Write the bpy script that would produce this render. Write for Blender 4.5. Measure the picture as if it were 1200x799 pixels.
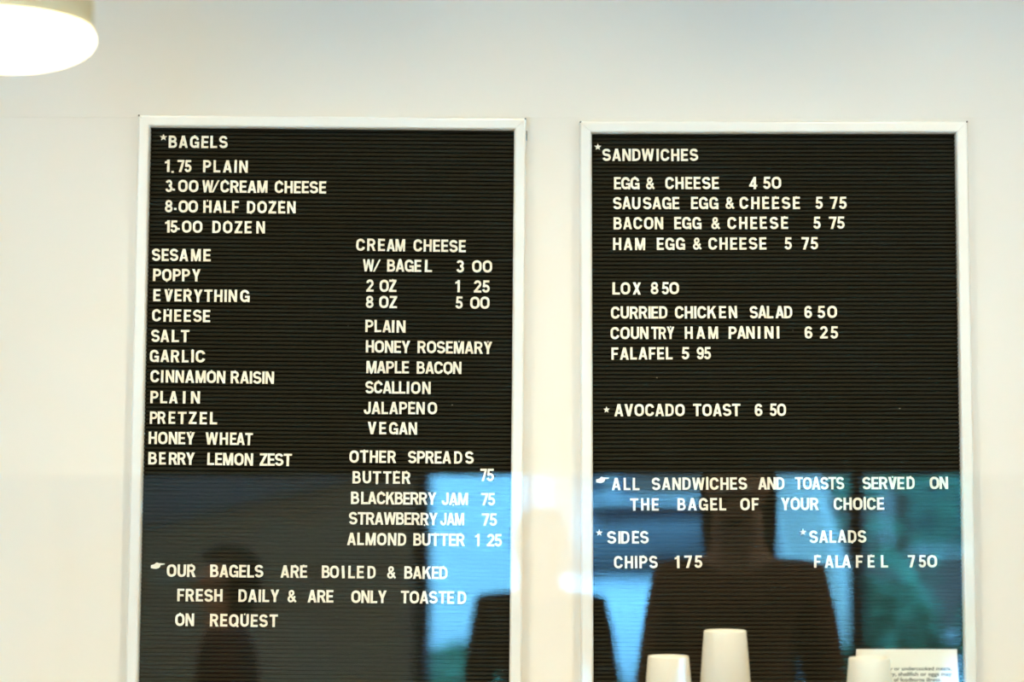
import bpy, bmesh, math, random
from mathutils import Vector, Matrix, Euler
from mathutils.geometry import delaunay_2d_cdt

scene = bpy.context.scene
for o in list(bpy.data.objects):
    bpy.data.objects.remove(o, do_unlink=True)
random.seed(11)

# ------------------------------------------------------------------ camera
F_PX, D, EYE = 2400.0, 3.20, 1.50          # focal length in pixels, distance to wall, eye height
TH = math.atan(0.0732)                     # upward pitch
cam_d = bpy.data.cameras.new('camera')
cam_d.sensor_width = 36.0
cam_d.lens = F_PX * 36.0 / 1200.0
cam_d.clip_start = 0.02
cam = bpy.data.objects.new('camera', cam_d)
scene.collection.objects.link(cam)
cam.location = (0, -D, EYE)
cam.rotation_euler = (math.pi / 2 + TH, 0, 0)
cam_d.dof.use_dof = True
cam_d.dof.focus_distance = 3.17
cam_d.dof.aperture_fstop = 2.0
scene.camera = cam

# ------------------------------------------------------------------ view, world, lights
vs = scene.view_settings
scene.display_settings.display_device = 'sRGB'
vs.view_transform = 'Standard'
vs.look = 'None'
vs.gamma = 1.0
vs.use_curve_mapping = False
vs.exposure = 0.44
scene.cycles.caustics_reflective = False
scene.cycles.caustics_refractive = False
scene.cycles.use_denoising = True

world = bpy.data.worlds.new('daylight')
scene.world = world
world.use_nodes = True
bg = world.node_tree.nodes['Background']
SKY, SKY_STRENGTH = (0.14, 0.55, 1.0, 1), 43.0
bg.inputs[0].default_value = SKY
bg.inputs[1].default_value = SKY_STRENGTH

WARM = (1.0, 0.845, 0.56)
# ceiling downlights: x, y, z, aim x, aim z, watts, cone degrees
DOWNLIGHTS = [(-0.74, -1.0, 2.92, -0.50, 0.95, 31, 68),
              (0.05, -1.0, 2.92, 0.05, 0.95, 38, 68),
              (0.74, -1.0, 2.92, 0.66, 0.95, 35, 68)]
FILL_LIGHTS = [(-1.7, -3.3, 62), (1.7, -3.3, 62)]  # added fill without fittings, brightens the back wall and the shelf front
PENDANT_STRENGTH = 3.2

LIGHT_OBJS = []
for (x, y, z, ax, az, wt, cone) in DOWNLIGHTS:
    ld = bpy.data.lights.new('downlight_lamp', 'SPOT')
    ld.energy = wt
    ld.color = WARM
    ld.spot_size = math.radians(cone)
    ld.spot_blend = 1.0
    ld.shadow_soft_size = 0.05
    lo = bpy.data.objects.new('downlight_lamp', ld)
    scene.collection.objects.link(lo)
    lo.location = (x, y, z)
    lo.rotation_euler = Vector((ax - x, -y, az - z)).to_track_quat('-Z', 'Y').to_euler()
for (x, y, wt) in FILL_LIGHTS:
    ld = bpy.data.lights.new('room_fill_light', 'AREA')
    ld.energy = wt
    ld.color = WARM
    ld.shape = 'DISK'
    ld.size = 0.4
    lo = bpy.data.objects.new('room_fill_light', ld)
    scene.collection.objects.link(lo)
    lo.location = (x, y, 2.93)

# ------------------------------------------------------------------ geometry helpers
CAMP = Vector((0, -D, EYE))
FW = Vector((0, math.cos(TH), math.sin(TH)))
UP = Vector((0, -math.sin(TH), math.cos(TH)))


def hit(px, py, Y):
    """The point of the vertical plane y = Y seen at a photo pixel."""
    d = FW + Vector((1, 0, 0)) * ((px - 600.0) / F_PX) + UP * ((399.5 - py) / F_PX)
    t = (Y - CAMP.y) / d.y
    return CAMP + d * t


def link(name, me, mat=None, parent=None):
    o = bpy.data.objects.new(name, me)
    scene.collection.objects.link(o)
    if mat is not None and len(me.materials) == 0:
        me.materials.append(mat)
    if parent is not None:
        o.parent = parent
    return o


def obj(name, bm, mat, parent=None, smooth=False):
    me = bpy.data.meshes.new(name)
    bmesh.ops.recalc_face_normals(bm, faces=bm.faces)
    if smooth:
        for f in bm.faces:
            f.smooth = True
    bm.to_mesh(me)
    bm.free()
    return link(name, me, mat, parent)


def thing(name, label, cat, loc=(0, 0, 0), rot=(0, 0, 0), group=None):
    o = bpy.data.objects.new(name, None)
    o.empty_display_size = 0.05
    scene.collection.objects.link(o)
    o.location = loc
    o.rotation_euler = rot
    return tag(o, label, cat, group)


def tag(o, label, cat, group=None):
    o['label'] = label
    o['category'] = cat
    if group:
        o['group'] = group
    return o


def struct(o):
    o['kind'] = 'structure'
    return o


def box(bm, x0, x1, y0, y1, z0, z1, bevel=0.0):
    r = bmesh.ops.create_cube(bm, size=1.0)
    M = Matrix.Translation(((x0 + x1) / 2, (y0 + y1) / 2, (z0 + z1) / 2)) @ Matrix.Diagonal((x1 - x0, y1 - y0, z1 - z0, 1))
    bmesh.ops.transform(bm, matrix=M, verts=r['verts'])
    if bevel:
        es = {e for v in r['verts'] for e in v.link_edges}
        bmesh.ops.bevel(bm, geom=list(es), offset=bevel, segments=2, affect='EDGES', profile=0.5)


def boxm(*a, **k):
    bm = bmesh.new()
    box(bm, *a, **k)
    return bm


def lathe(profile, seg=48, closed=False):
    """Revolve (r, z) points about Z."""
    bm = bmesh.new()
    rings = []
    for (r, z) in profile:
        if r < 1e-6:
            rings.append([bm.verts.new((0, 0, z))])
        else:
            rings.append([bm.verts.new((r * math.cos(2 * math.pi * i / seg), r * math.sin(2 * math.pi * i / seg), z)) for i in range(seg)])
    n = len(rings)
    for k in range(n if closed else n - 1):
        a, b = rings[k], rings[(k + 1) % n]
        for i in range(seg):
            j = (i + 1) % seg
            if len(a) == 1 and len(b) > 1:
                bm.faces.new((a[0], b[i], b[j]))
            elif len(b) == 1 and len(a) > 1:
                bm.faces.new((a[i], a[j], b[0]))
            elif len(a) > 1:
                bm.faces.new((a[i], a[j], b[j], b[i]))
    return bm


def tube(points, r, seg=10):
    bm = bmesh.new()
    rings = []
    pts = [Vector(p) for p in points]
    for i, p in enumerate(pts):
        t = (pts[min(i + 1, len(pts) - 1)] - pts[max(i - 1, 0)]).normalized()
        a = t.orthogonal().normalized()
        b = t.cross(a)
        rings.append([bm.verts.new(p + (a * math.cos(2 * math.pi * k / seg) + b * math.sin(2 * math.pi * k / seg)) * r) for k in range(seg)])
    for k in range(len(rings) - 1):
        for i in range(seg):
            j = (i + 1) % seg
            bm.faces.new((rings[k][i], rings[k][j], rings[k + 1][j], rings[k + 1][i]))
    bm.faces.new(rings[0])
    bm.faces.new(rings[-1])
    return bm


# ------------------------------------------------------------------ materials
def material(name, color, rough=0.6, metallic=0.0, noise=0.0, scale=40.0, bump=0.0, spec=0.5, emit=0.0):
    m = bpy.data.materials.new(name)
    m.use_nodes = True
    nt = m.node_tree
    b = nt.nodes['Principled BSDF']
    b.inputs['Base Color'].default_value = (*color, 1)
    b.inputs['Roughness'].default_value = rough
    b.inputs['Metallic'].default_value = metallic
    b.inputs['Specular IOR Level'].default_value = spec
    tc = nt.nodes.new('ShaderNodeTexCoord')
    nz = nt.nodes.new('ShaderNodeTexNoise')
    nz.inputs['Scale'].default_value = scale
    nz.inputs['Detail'].default_value = 4
    nt.links.new(tc.outputs['Object'], nz.inputs['Vector'])
    if noise:
        mx = nt.nodes.new('ShaderNodeMix')
        mx.data_type = 'RGBA'
        mx.inputs['A'].default_value = (*[c * (1 - noise) for c in color], 1)
        mx.inputs['B'].default_value = (*[min(1, c * (1 + noise)) for c in color], 1)
        nt.links.new(nz.outputs['Fac'], mx.inputs['Factor'])
        nt.links.new(mx.outputs['Result'], b.inputs['Base Color'])
    if bump:
        bp = nt.nodes.new('ShaderNodeBump')
        bp.inputs['Strength'].default_value = bump
        bp.inputs['Distance'].default_value = 0.002
        nt.links.new(nz.outputs['Fac'], bp.inputs['Height'])
        nt.links.new(bp.outputs['Normal'], b.inputs['Normal'])
    if emit:
        b.inputs['Emission Color'].default_value = (*color, 1)
        b.inputs['Emission Strength'].default_value = emit
    return m


def felt_material():
    """Black ribbed felt, with a fine nap and scattered pale lint."""
    m = material('black_felt', (0.0175, 0.0170, 0.0112), 0.95, noise=0.35, scale=420, spec=0.1)
    nt = m.node_tree
    b = nt.nodes['Principled BSDF']
    tc = nt.nodes.new('ShaderNodeTexCoord')
    vo = nt.nodes.new('ShaderNodeTexVoronoi')
    vo.inputs['Scale'].default_value = 24
    nt.links.new(tc.outputs['Object'], vo.inputs['Vector'])
    lt = nt.nodes.new('ShaderNodeMath')
    lt.operation = 'LESS_THAN'
    lt.inputs[1].default_value = 0.03
    nt.links.new(vo.outputs['Distance'], lt.inputs[0])
    sp = nt.nodes.new('ShaderNodeSeparateColor')
    nt.links.new(vo.outputs['Color'], sp.inputs[0])
    gt = nt.nodes.new('ShaderNodeMath')
    gt.operation = 'GREATER_THAN'
    gt.inputs[1].default_value = 0.80
    nt.links.new(sp.outputs[0], gt.inputs[0])
    mu = nt.nodes.new('ShaderNodeMath')
    mu.operation = 'MULTIPLY'
    nt.links.new(lt.outputs[0], mu.inputs[0])
    nt.links.new(gt.outputs[0], mu.inputs[1])
    mx = nt.nodes.new('ShaderNodeMix')
    mx.data_type = 'RGBA'
    old = b.inputs['Base Color'].links[0].from_socket
    nt.links.new(mu.outputs[0], mx.inputs['Factor'])
    nt.links.new(old, mx.inputs['A'])
    mx.inputs['B'].default_value = (0.28, 0.26, 0.22, 1)
    nt.links.new(mx.outputs['Result'], b.inputs['Base Color'])
    return m


def glass_material():
    m = bpy.data.materials.new('clear_glass')
    m.use_nodes = True
    nt = m.node_tree
    nt.nodes.clear()
    out = nt.nodes.new('ShaderNodeOutputMaterial')
    mix = nt.nodes.new('ShaderNodeMixShader')
    tr = nt.nodes.new('ShaderNodeBsdfTransparent')
    gl = nt.nodes.new('ShaderNodeBsdfGlossy')
    gl.inputs['Roughness'].default_value = 0.0
    fr = nt.nodes.new('ShaderNodeFresnel')
    fr.inputs['IOR'].default_value = 1.52
    geo = nt.nodes.new('ShaderNodeNewGeometry')
    # the same reflectance on the way in and on the way out of the thin pane
    ior = nt.nodes.new('ShaderNodeMix')
    ior.data_type = 'FLOAT'
    ior.inputs['A'].default_value = 1.52
    ior.inputs['B'].default_value = 1.0 / 1.52
    nt.links.new(geo.outputs['Backfacing'], ior.inputs['Factor'])
    nt.links.new(ior.outputs['Result'], fr.inputs['IOR'])
    nt.links.new(fr.outputs['Fac'], mix.inputs['Fac'])
    nt.links.new(tr.outputs[0], mix.inputs[1])
    nt.links.new(gl.outputs[0], mix.inputs[2])
    nt.links.new(mix.outputs[0], out.inputs['Surface'])
    return m


M_WALL = material('cream_wall_paint', (0.80, 0.785, 0.74), 0.55, noise=0.012, scale=6, bump=0.02)
M_CEIL = material('white_ceiling_paint', (0.80, 0.79, 0.76), 0.8)
M_BACK = material('tan_back_wall_paint', (0.62, 0.575, 0.42), 0.7, noise=0.03, scale=3)
M_FLOOR = material('brown_floor', (0.20, 0.14, 0.09), 0.5, noise=0.2, scale=5)
M_FRAME = material('satin_silver_frame', (0.80, 0.815, 0.80), 0.40, metallic=0.12, noise=0.02, scale=60)
M_GAP = material('dark_joint', (0.12, 0.12, 0.11), 0.8)
M_SCREW = material('grey_steel', (0.25, 0.25, 0.24), 0.4, metallic=0.8)
M_FELT = felt_material()
M_LETTER = material('cream_plastic', (0.88, 0.855, 0.75), 0.42, noise=0.03, scale=30)
M_CUP = material('white_paper_cup', (0.84, 0.80, 0.69), 0.6, noise=0.01, scale=50)
M_CARD = material('white_card', (0.76, 0.75, 0.68), 0.7, noise=0.01, scale=60)
M_INK = material('black_ink', (0.03, 0.03, 0.03), 0.7)
M_GLASS = glass_material()
M_SHADE = material('cream_enamel_shade', (0.80, 0.74, 0.52), 0.45)
M_OPAL = material('lit_opal_glass', (1.0, 0.86, 0.60), 0.3, emit=PENDANT_STRENGTH)
M_CORD = material('black_cord', (0.03, 0.03, 0.03), 0.6)
M_COUNTER = material('pale_counter', (0.72, 0.70, 0.64), 0.4, noise=0.05, scale=20)
M_WOOD = material('brown_wood', (0.23, 0.13, 0.07), 0.5, noise=0.3, scale=9)
M_DARKMETAL = material('dark_window_metal', (0.035, 0.035, 0.04), 0.4, metallic=0.6)

# ------------------------------------------------------------------ the room shell
X0, X1, YB, ZC = -3.2, 3.2, -7.0, 3.0
SEAM_Z = hit(648, 137.7, 0).z
SEAM_X = hit(427.5, 70, 0).x

bm = bmesh.new()                                      # panelled wall with hairline joints
J = 0.0006
box(bm, X0, X1, 0.0, 0.012, 0, SEAM_Z - J)
box(bm, X0, SEAM_X - J, 0.0, 0.012, SEAM_Z + J, ZC)
box(bm, SEAM_X + J / 2, X1, 0.0, 0.012, SEAM_Z + J, ZC)
box(bm, X0, X1, 0.0005, 0.15, 0, ZC)
struct(obj('wall_front', bm, M_WALL))
struct(obj('floor', boxm(X0, X1, YB, 0.15, -0.1, 0.0), M_FLOOR))
struct(obj('ceiling', boxm(X0, X1, YB, 0.15, ZC, ZC + 0.1), M_CEIL))
struct(obj('wall_left', boxm(X0 - 0.1, X0, YB, 0.15, 0, ZC), M_WALL))
struct(obj('wall_right', boxm(X1, X1 + 0.1, YB, 0.15, 0, ZC), M_WALL))
# the wall behind the photographer, with a shop window
WX0, WX1, WZ0, WZ1 = -1.66, 0.64, 0.35, 2.45
MULLION = 0.135
bm = bmesh.new()
box(bm, X0, WX0, YB - 0.15, YB, 0, ZC)
box(bm, WX1, X1, YB - 0.15, YB, 0, ZC)
box(bm, WX0, WX1, YB - 0.15, YB, 0, WZ0)
box(bm, WX0, WX1, YB - 0.15, YB, WZ1, ZC)
struct(obj('wall_back', bm, M_BACK))
bm = bmesh.new()
for x in (WX0 + 0.03, MULLION, WX1 - 0.03):
    box(bm, x - 0.03, x + 0.03, YB - 0.10, YB - 0.04, WZ0, WZ1)
box(bm, WX0, WX1, YB - 0.10, YB - 0.04, WZ0, WZ0 + 0.06)
box(bm, WX0, WX1, YB - 0.10, YB - 0.04, WZ1 - 0.06, WZ1)
win = struct(obj('window_1', bm, M_DARKMETAL))
bm = bmesh.new()
box(bm, WX0 + 0.06, MULLION - 0.03, YB - 0.073, YB - 0.067, WZ0 + 0.06, WZ1 - 0.06)
box(bm, MULLION + 0.03, WX1 - 0.06, YB - 0.073, YB - 0.067, WZ0 + 0.06, WZ1 - 0.06)
struct(obj('window_pane', bm, M_GLASS, win))
# added sloping panel: blue-grey colour stands in for bluish light on the back wall
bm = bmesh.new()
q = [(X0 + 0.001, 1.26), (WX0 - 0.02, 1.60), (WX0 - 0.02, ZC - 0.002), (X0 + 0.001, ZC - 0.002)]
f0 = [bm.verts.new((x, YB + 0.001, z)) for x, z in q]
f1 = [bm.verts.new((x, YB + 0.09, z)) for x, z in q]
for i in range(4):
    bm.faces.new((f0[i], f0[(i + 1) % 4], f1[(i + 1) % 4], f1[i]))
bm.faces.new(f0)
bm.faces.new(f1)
struct(obj('light_tint_panel', bm, material('bluish_light_tint', (0.36, 0.50, 0.62), 0.5)))
pl = bpy.data.lights.new('window_portal', 'AREA')
pl.shape = 'RECTANGLE'
pl.size, pl.size_y = WX1 - WX0, WZ1 - WZ0
pl.cycles.is_portal = True
po = bpy.data.objects.new('window_portal', pl)
scene.collection.objects.link(po)
po.location = ((WX0 + WX1) / 2, YB - 0.2, (WZ0 + WZ1) / 2)
po.rotation_euler = (math.pi / 2, 0, math.pi)

# ------------------------------------------------------------------ letter boards
FRAME_Y, FELT_Y = -0.024, -0.012
RAIL = 0.0188


def letter_board(name, label, p_left, p_right, height):
    """Top outer corners given where they hang; returns (root, tilt, width)."""
    a, b = hit(*p_left, FRAME_Y), hit(*p_right, FRAME_Y)
    W = (b - a).length
    tilt = -math.atan2(b.z - a.z, b.x - a.x)
    root = thing(name, label, 'letter board', (a.x, 0, a.z), (0, tilt, 0))
    H, r = height, RAIL
    # felt panel: real corrugations, one rib each quarter inch
    bm = bmesh.new()
    pitch = 0.00635
    prof = []
    G = 0.0055                                         # depth of the grooves
    n = int((H - 2 * r + 0.008) / pitch)
    z = -r + 0.003
    for k in range(n):
        prof += [(FELT_Y + G, z), (FELT_Y + G, z - 0.0017), (FELT_Y + 0.0006, z - 0.0019), (FELT_Y, z - 0.0025),
                 (FELT_Y, z - 0.0055), (FELT_Y + 0.0006, z - 0.0062)]
        z -= pitch
    prof.append((FELT_Y + G, z))
    x0, x1 = r - 0.003, W - r + 0.003
    prev = None
    for (y, zz) in prof:
        cur = (bm.verts.new((x0, y, zz)), bm.verts.new((x1, y, zz)))
        if prev:
            bm.faces.new((prev[0], prev[1], cur[1], cur[0]))
        prev = cur
    box(bm, x0, x1, FELT_Y + G + 0.0002, -0.0005, z, -r + 0.003)
    obj('felt_panel', bm, M_FELT, root)

    def rail(pts_out, pts_in):
        """Mitred rail: outer edge a->b, inner edge a->b; a rounded step profile."""
        bm = bmesh.new()
        (ax, az), (bx, bz) = pts_out
        (cx, cz), (dx, dz) = pts_in
        prof = [(0.0, -0.0005), (0.0, FRAME_Y + 0.0025), (0.10, FRAME_Y + 0.0004), (0.2, FRAME_Y), (0.80, FRAME_Y), (0.90, FRAME_Y + 0.0008),
                (0.97, FRAME_Y + 0.003), (1.0, FRAME_Y + 0.005), (1.0, -0.0005)]
        g = 0.0002
        L = math.hypot(bx - ax, bz - az)
        ux, uz = (bx - ax) / L * g, (bz - az) / L * g
        rows = []
        for (t, y) in prof:
            p = (ax + (cx - ax) * t + ux, y, az + (cz - az) * t + uz)
            q = (bx + (dx - bx) * t - ux, y, bz + (dz - bz) * t - uz)
            rows.append((bm.verts.new(p), bm.verts.new(q)))
        for i in range(len(rows)):
            a_, b_ = rows[i], rows[(i + 1) % len(rows)]
            bm.faces.new((a_[0], a_[1], b_[1], b_[0]))
        bm.faces.new([q[0] for q in rows])
        bm.faces.new([q[1] for q in rows])
        obj('frame_rail', bm, M_FRAME, root)

    rail(((0, 0), (W, 0)), ((r, -r), (W - r, -r)))
    rail(((W, 0), (W, -H)), ((W - r, -r), (W - r, -H + r)))
    rail(((W, -H), (0, -H)), ((W - r, -H + r), (r, -H + r)))
    rail(((0, -H), (0, 0)), ((r, -H + r), (r, -r)))
    for (x, z_) in ((0.0012, -0.0012), (W - 0.0012, -0.0012), (0.0012, -H + 0.0012), (W - 0.0012, -H + 0.0012)):
        bm = lathe([(0, 0.0022), (0.0014, 0.0022), (0.0016, 0.0), (0.0016, -0.02), (0, -0.02)], 12)
        bmesh.ops.rotate(bm, verts=bm.verts, cent=(0, 0, 0), matrix=Matrix.Rotation(math.pi / 2, 3, 'X'))
        bmesh.ops.translate(bm, verts=bm.verts, vec=(x, FRAME_Y + 0.002, z_))
        obj('corner_pin', bm, M_SCREW, root, smooth=True)
    return root, tilt, W


board_l, tilt_l, W_L = letter_board('letter_board', 'black grooved letter board headed BAGELS in a silver frame, on the cream wall',
                                    (161.8, 134.2), (616.6, 138.2), 0.925)
board_r, tilt_r, W_R = letter_board('letter_board', 'black grooved letter board headed SANDWICHES in a silver frame, on the cream wall',
                                    (679.5, 141.8), (1134.2, 141.6), 0.925)
board_l['group'] = board_r['group'] = 'menu letter boards on the wall'
# small hanging latch on the side of the bagel board
bm = bmesh.new()
box(bm, W_L, W_L + 0.0022, -0.019, -0.006, -0.033, -0.019, bevel=0.0006)
obj('side_latch', bm, M_SCREW, board_l)

# ------------------------------------------------------------------ glyph shapes (cap height 1)
def A_(cx, cy, rx, ry, a0, a1, n=None):
    n = n or max(3, int(abs(a1 - a0) / 14))
    return [(cx + rx * math.cos(math.radians(a0 + (a1 - a0) * i / n)), cy + ry * math.sin(math.radians(a0 + (a1 - a0) * i / n))) for i in range(n + 1)]


def stroke(path, w, closed=False):
    """Quads of a ribbon of width w along a path."""
    pts = [Vector(p) for p in path]
    pts = [p for i, p in enumerate(pts) if i == 0 or (p - pts[i - 1]).length > 1e-5]
    n = len(pts)
    L, R = [], []
    for i, p in enumerate(pts):
        if closed:
            a, b = pts[i - 1], pts[(i + 1) % n]
        else:
            a, b = pts[max(i - 1, 0)], pts[min(i + 1, n - 1)]
        t1 = (p - a).normalized() if (p - a).length > 1e-9 else (b - p).normalized()
        t2 = (b - p).normalized() if (b - p).length > 1e-9 else t1
        t = (t1 + t2).normalized()
        nrm = Vector((-t.y, t.x))
        k = 1.0 / max(0.5, nrm.dot(Vector((-t1.y, t1.x))))
        L.append(p + nrm * (w / 2 * k))
        R.append(p - nrm * (w / 2 * k))
    out = []
    for i in range(n if closed else n - 1):
        j = (i + 1) % n
        out.append([L[i], R[i], R[j], L[j]])
    return out


def R_(x0, y0, x1, y1):
    return [(x0, y0), (x1, y0), (x1, y1), (x0, y1)]


def mir(polys, w):
    return [[(w - p[0], p[1]) for p in q] for q in polys]


def o_path(w, s):
    rx = w / 2 - s / 2
    return A_(w / 2, 0.63, rx, 0.37 - s / 2, 0, 180) + A_(w / 2, 0.37, rx, 0.37 - s / 2, 180, 360)


S = 0.19


def glyphs():
    g = {}
    st = R_(0, 0, .19, 1)
    leg = [[(0, 0), (.195, 0), (.455, 1), (.25, 1)]]
    g['A'] = (.72, leg + mir(leg, .72) + [R_(.16, .2, .56, .35)])
    g['B'] = (.67, [st] + stroke([(.1, .917), (.33, .917)] + A_(.33, .725, .2, .192, 90, -90) + [(.1, .533)], .166)
              + stroke([(.1, .518), (.36, .518)] + A_(.36, .300, .222, .217, 90, -90) + [(.1, .083)], .17))
    c_path = A_(.36, .64, .265, .265, 8, 180) + A_(.36, .36, .265, .265, 180, 352)
    g['C'] = (.72, stroke(c_path, S))
    g['D'] = (.68, [st] + stroke([(.1, .915), (.29, .915)] + A_(.29, .63, .292, .285, 90, 0) + A_(.29, .37, .292, .285, 0, -90) + [(.1, .085)], .175))
    g['E'] = (.57, [st, R_(0, .83, .56, 1), R_(0, .42, .52, .585), R_(0, 0, .57, .17)])
    g['F'] = (.56, [st, R_(0, .83, .56, 1), R_(0, .40, .50, .565)])
    g['G'] = (.74, stroke(A_(.36, .64, .265, .265, 8, 180) + A_(.36, .36, .265, .265, 180, 318), S) + [R_(.38, .36, .74, .515), R_(.57, 0, .74, .5)])
    g['H'] = (.67, [st, R_(.48, 0, .67, 1), R_(.1, .42, .57, .59)])
    g['I'] = (.19, [st])
    g['J'] = (.57, stroke([(.472, 1), (.472, .31)] + A_(.285, .29, .187, .2, 0, -180) + [(.098, .36)], S))
    g['K'] = (.72, [st, [(.17, .31), (.70, 1), (.46, 1), (.17, .60)], [(.28, .58), (.49, 0), (.72, 0), (.42, .74)]])
    g['L'] = (.55, [st, R_(0, 0, .55, .17)])
    m = [R_(0, 0, .18, 1), [(.02, 1), (.235, 1), (.505, 0), (.325, 0)]]
    g['M'] = (.83, m + mir(m, .83))
    g['N'] = (.69, [R_(0, 0, .185, 1), R_(.505, 0, .69, 1), [(0, 1), (.2, 1), (.69, 0), (.49, 0)]])
    g['O'] = (.76, stroke(o_path(.76, S), S, True))
    g['P'] = (.65, [st] + stroke([(.1, .915), (.33, .915)] + A_(.33, .69, .232, .225, 90, -90) + [(.1, .465)], .172))
    g['Q'] = (.78, stroke(o_path(.76, S), S, True) + [[(.40, .25), (.53, .34), (.80, .04), (.68, -.05)]])
    g['R'] = (.70, [st] + stroke([(.1, .915), (.34, .915)] + A_(.34, .70, .232, .215, 90, -90) + [(.1, .485)], .172)
              + [[(.27, .49), (.47, .52), (.70, 0), (.48, 0)]])
    s_path = A_(.33, .708, .245, .205, 12, 270) + A_(.34, .296, .255, .207, 90, -168)
    g['S'] = (.68, stroke(s_path, .182))
    g['T'] = (.67, [R_(0, .83, .67, 1), R_(.235, 0, .435, 1)])
    g['U'] = (.69, stroke([(.097, 1), (.097, .34)] + A_(.345, .335, .248, .242, 180, 360) + [(.593, 1)], S))
    v = [[(0, 1), (.21, 1), (.455, 0), (.245, 0)]]
    g['V'] = (.70, v + mir(v, .70))
    w = [[(0, 1), (.19, 1), (.355, 0), (.165, 0)], [(.165, 0), (.355, 0), (.585, 1), (.415, 1)]]
    g['W'] = (1.0, w + mir(w, 1.0))
    x = [[(0, 1), (.225, 1), (.70, 0), (.475, 0)]]
    g['X'] = (.70, x + mir(x, .70))
    y = [[(0, 1), (.215, 1), (.45, .38), (.25, .38)]]
    g['Y'] = (.70, y + mir(y, .70) + [R_(.25, 0, .45, .46)])
    g['Z'] = (.63, [R_(.02, .83, .62, 1), R_(0, 0, .63, .17), [(0, .12), (.225, .12), (.62, .88), (.395, .88)]])
    g['0'] = (.77, stroke(o_path(.77, S), S, True))
    g['1'] = (.36, [R_(.17, 0, .36, 1), [(0, .70), (.2, .75), (.2, 1), (.18, 1), (.14, .90), (0, .85)]])
    g['2'] = (.62, stroke(A_(.31, .69, .215, .222, 172, -28) + [(.11, .10)], .182) + [R_(0, 0, .62, .17), R_(.02, .05, .2, .17)])
    g['3'] = (.62, stroke(A_(.30, .715, .205, .198, 165, -90), .178) + stroke(A_(.30, .303, .22, .217, 90, -168), .182))
    g['4'] = (.66, [R_(.36, 0, .55, 1), R_(0, .2, .66, .355), [(0, .30), (.19, .30), (.55, 1), (.37, 1)]])
    g['5'] = (.62, [R_(.10, .83, .58, 1), [(.04, .45), (.21, .45), (.26, 1), (.09, 1)]] + stroke([(.12, .50)] + A_(.30, .325, .222, .236, 118, -165), .182))
    six = stroke(A_(.315, .315, .222, .225, 0, 360)[:-1], .182, True) + stroke([(.094, .31), (.094, .62)] + A_(.315, .66, .221, .25, 180, 18), .182)
    g['6'] = (.63, six)
    g['9'] = (.63, [[(.63 - p[0], 1 - p[1]) for p in q] for q in six])
    g['7'] = (.61, [R_(0, .83, .61, 1), [(.40, .85), (.61, .85), (.34, 0), (.13, 0)]])
    g['8'] = (.64, stroke(A_(.32, .72, .197, .192, 0, 360)[:-1], .172, True) + stroke(A_(.32, .293, .228, .206, 0, 360)[:-1], .178, True))
    g['&'] = (.72, stroke([(.69, .04), (.20, .60)] + A_(.325, .755, .155, .16, 195, -55) + [(.17, .42)] + A_(.285, .275, .2, .195, 140, 300) + [(.50, .27), (.60, .50)], .155))
    g['/'] = (.56, [[(0, 0), (.13, 0), (.56, 1), (.43, 1)]])
    g['.'] = (.17, [R_(0, 0, .17, .16)])
    star = []
    for k in range(5):
        a, b, c = (math.radians(90 + 72 * k - 36), math.radians(90 + 72 * k), math.radians(90 + 72 * k + 36))
        star.append([(.27, .27), (.27 + .12 * math.cos(a), .27 + .12 * math.sin(a)), (.27 + .29 * math.cos(b), .27 + .29 * math.sin(b)),
                     (.27 + .12 * math.cos(c), .27 + .12 * math.sin(c))])
    g['*'] = (.54, star)
    g['^'] = (1.10, [[(0, .06), (.20, .02), (.42, 0), (.62, .06), (.74, .20), (.74, .30), (.60, .46), (.48, .52), (.40, .50), (.30, .38), (.10, .32), (0, .30)],
                     [(.50, .30), (.70, .30), (1.08, .36), (1.10, .40), (1.08, .44), (.60, .46), (.48, .46)]])
    return g


GLYPHS = glyphs()
CAP = 0.0192
THICK = 0.0026
mesh_cache = {}


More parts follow.
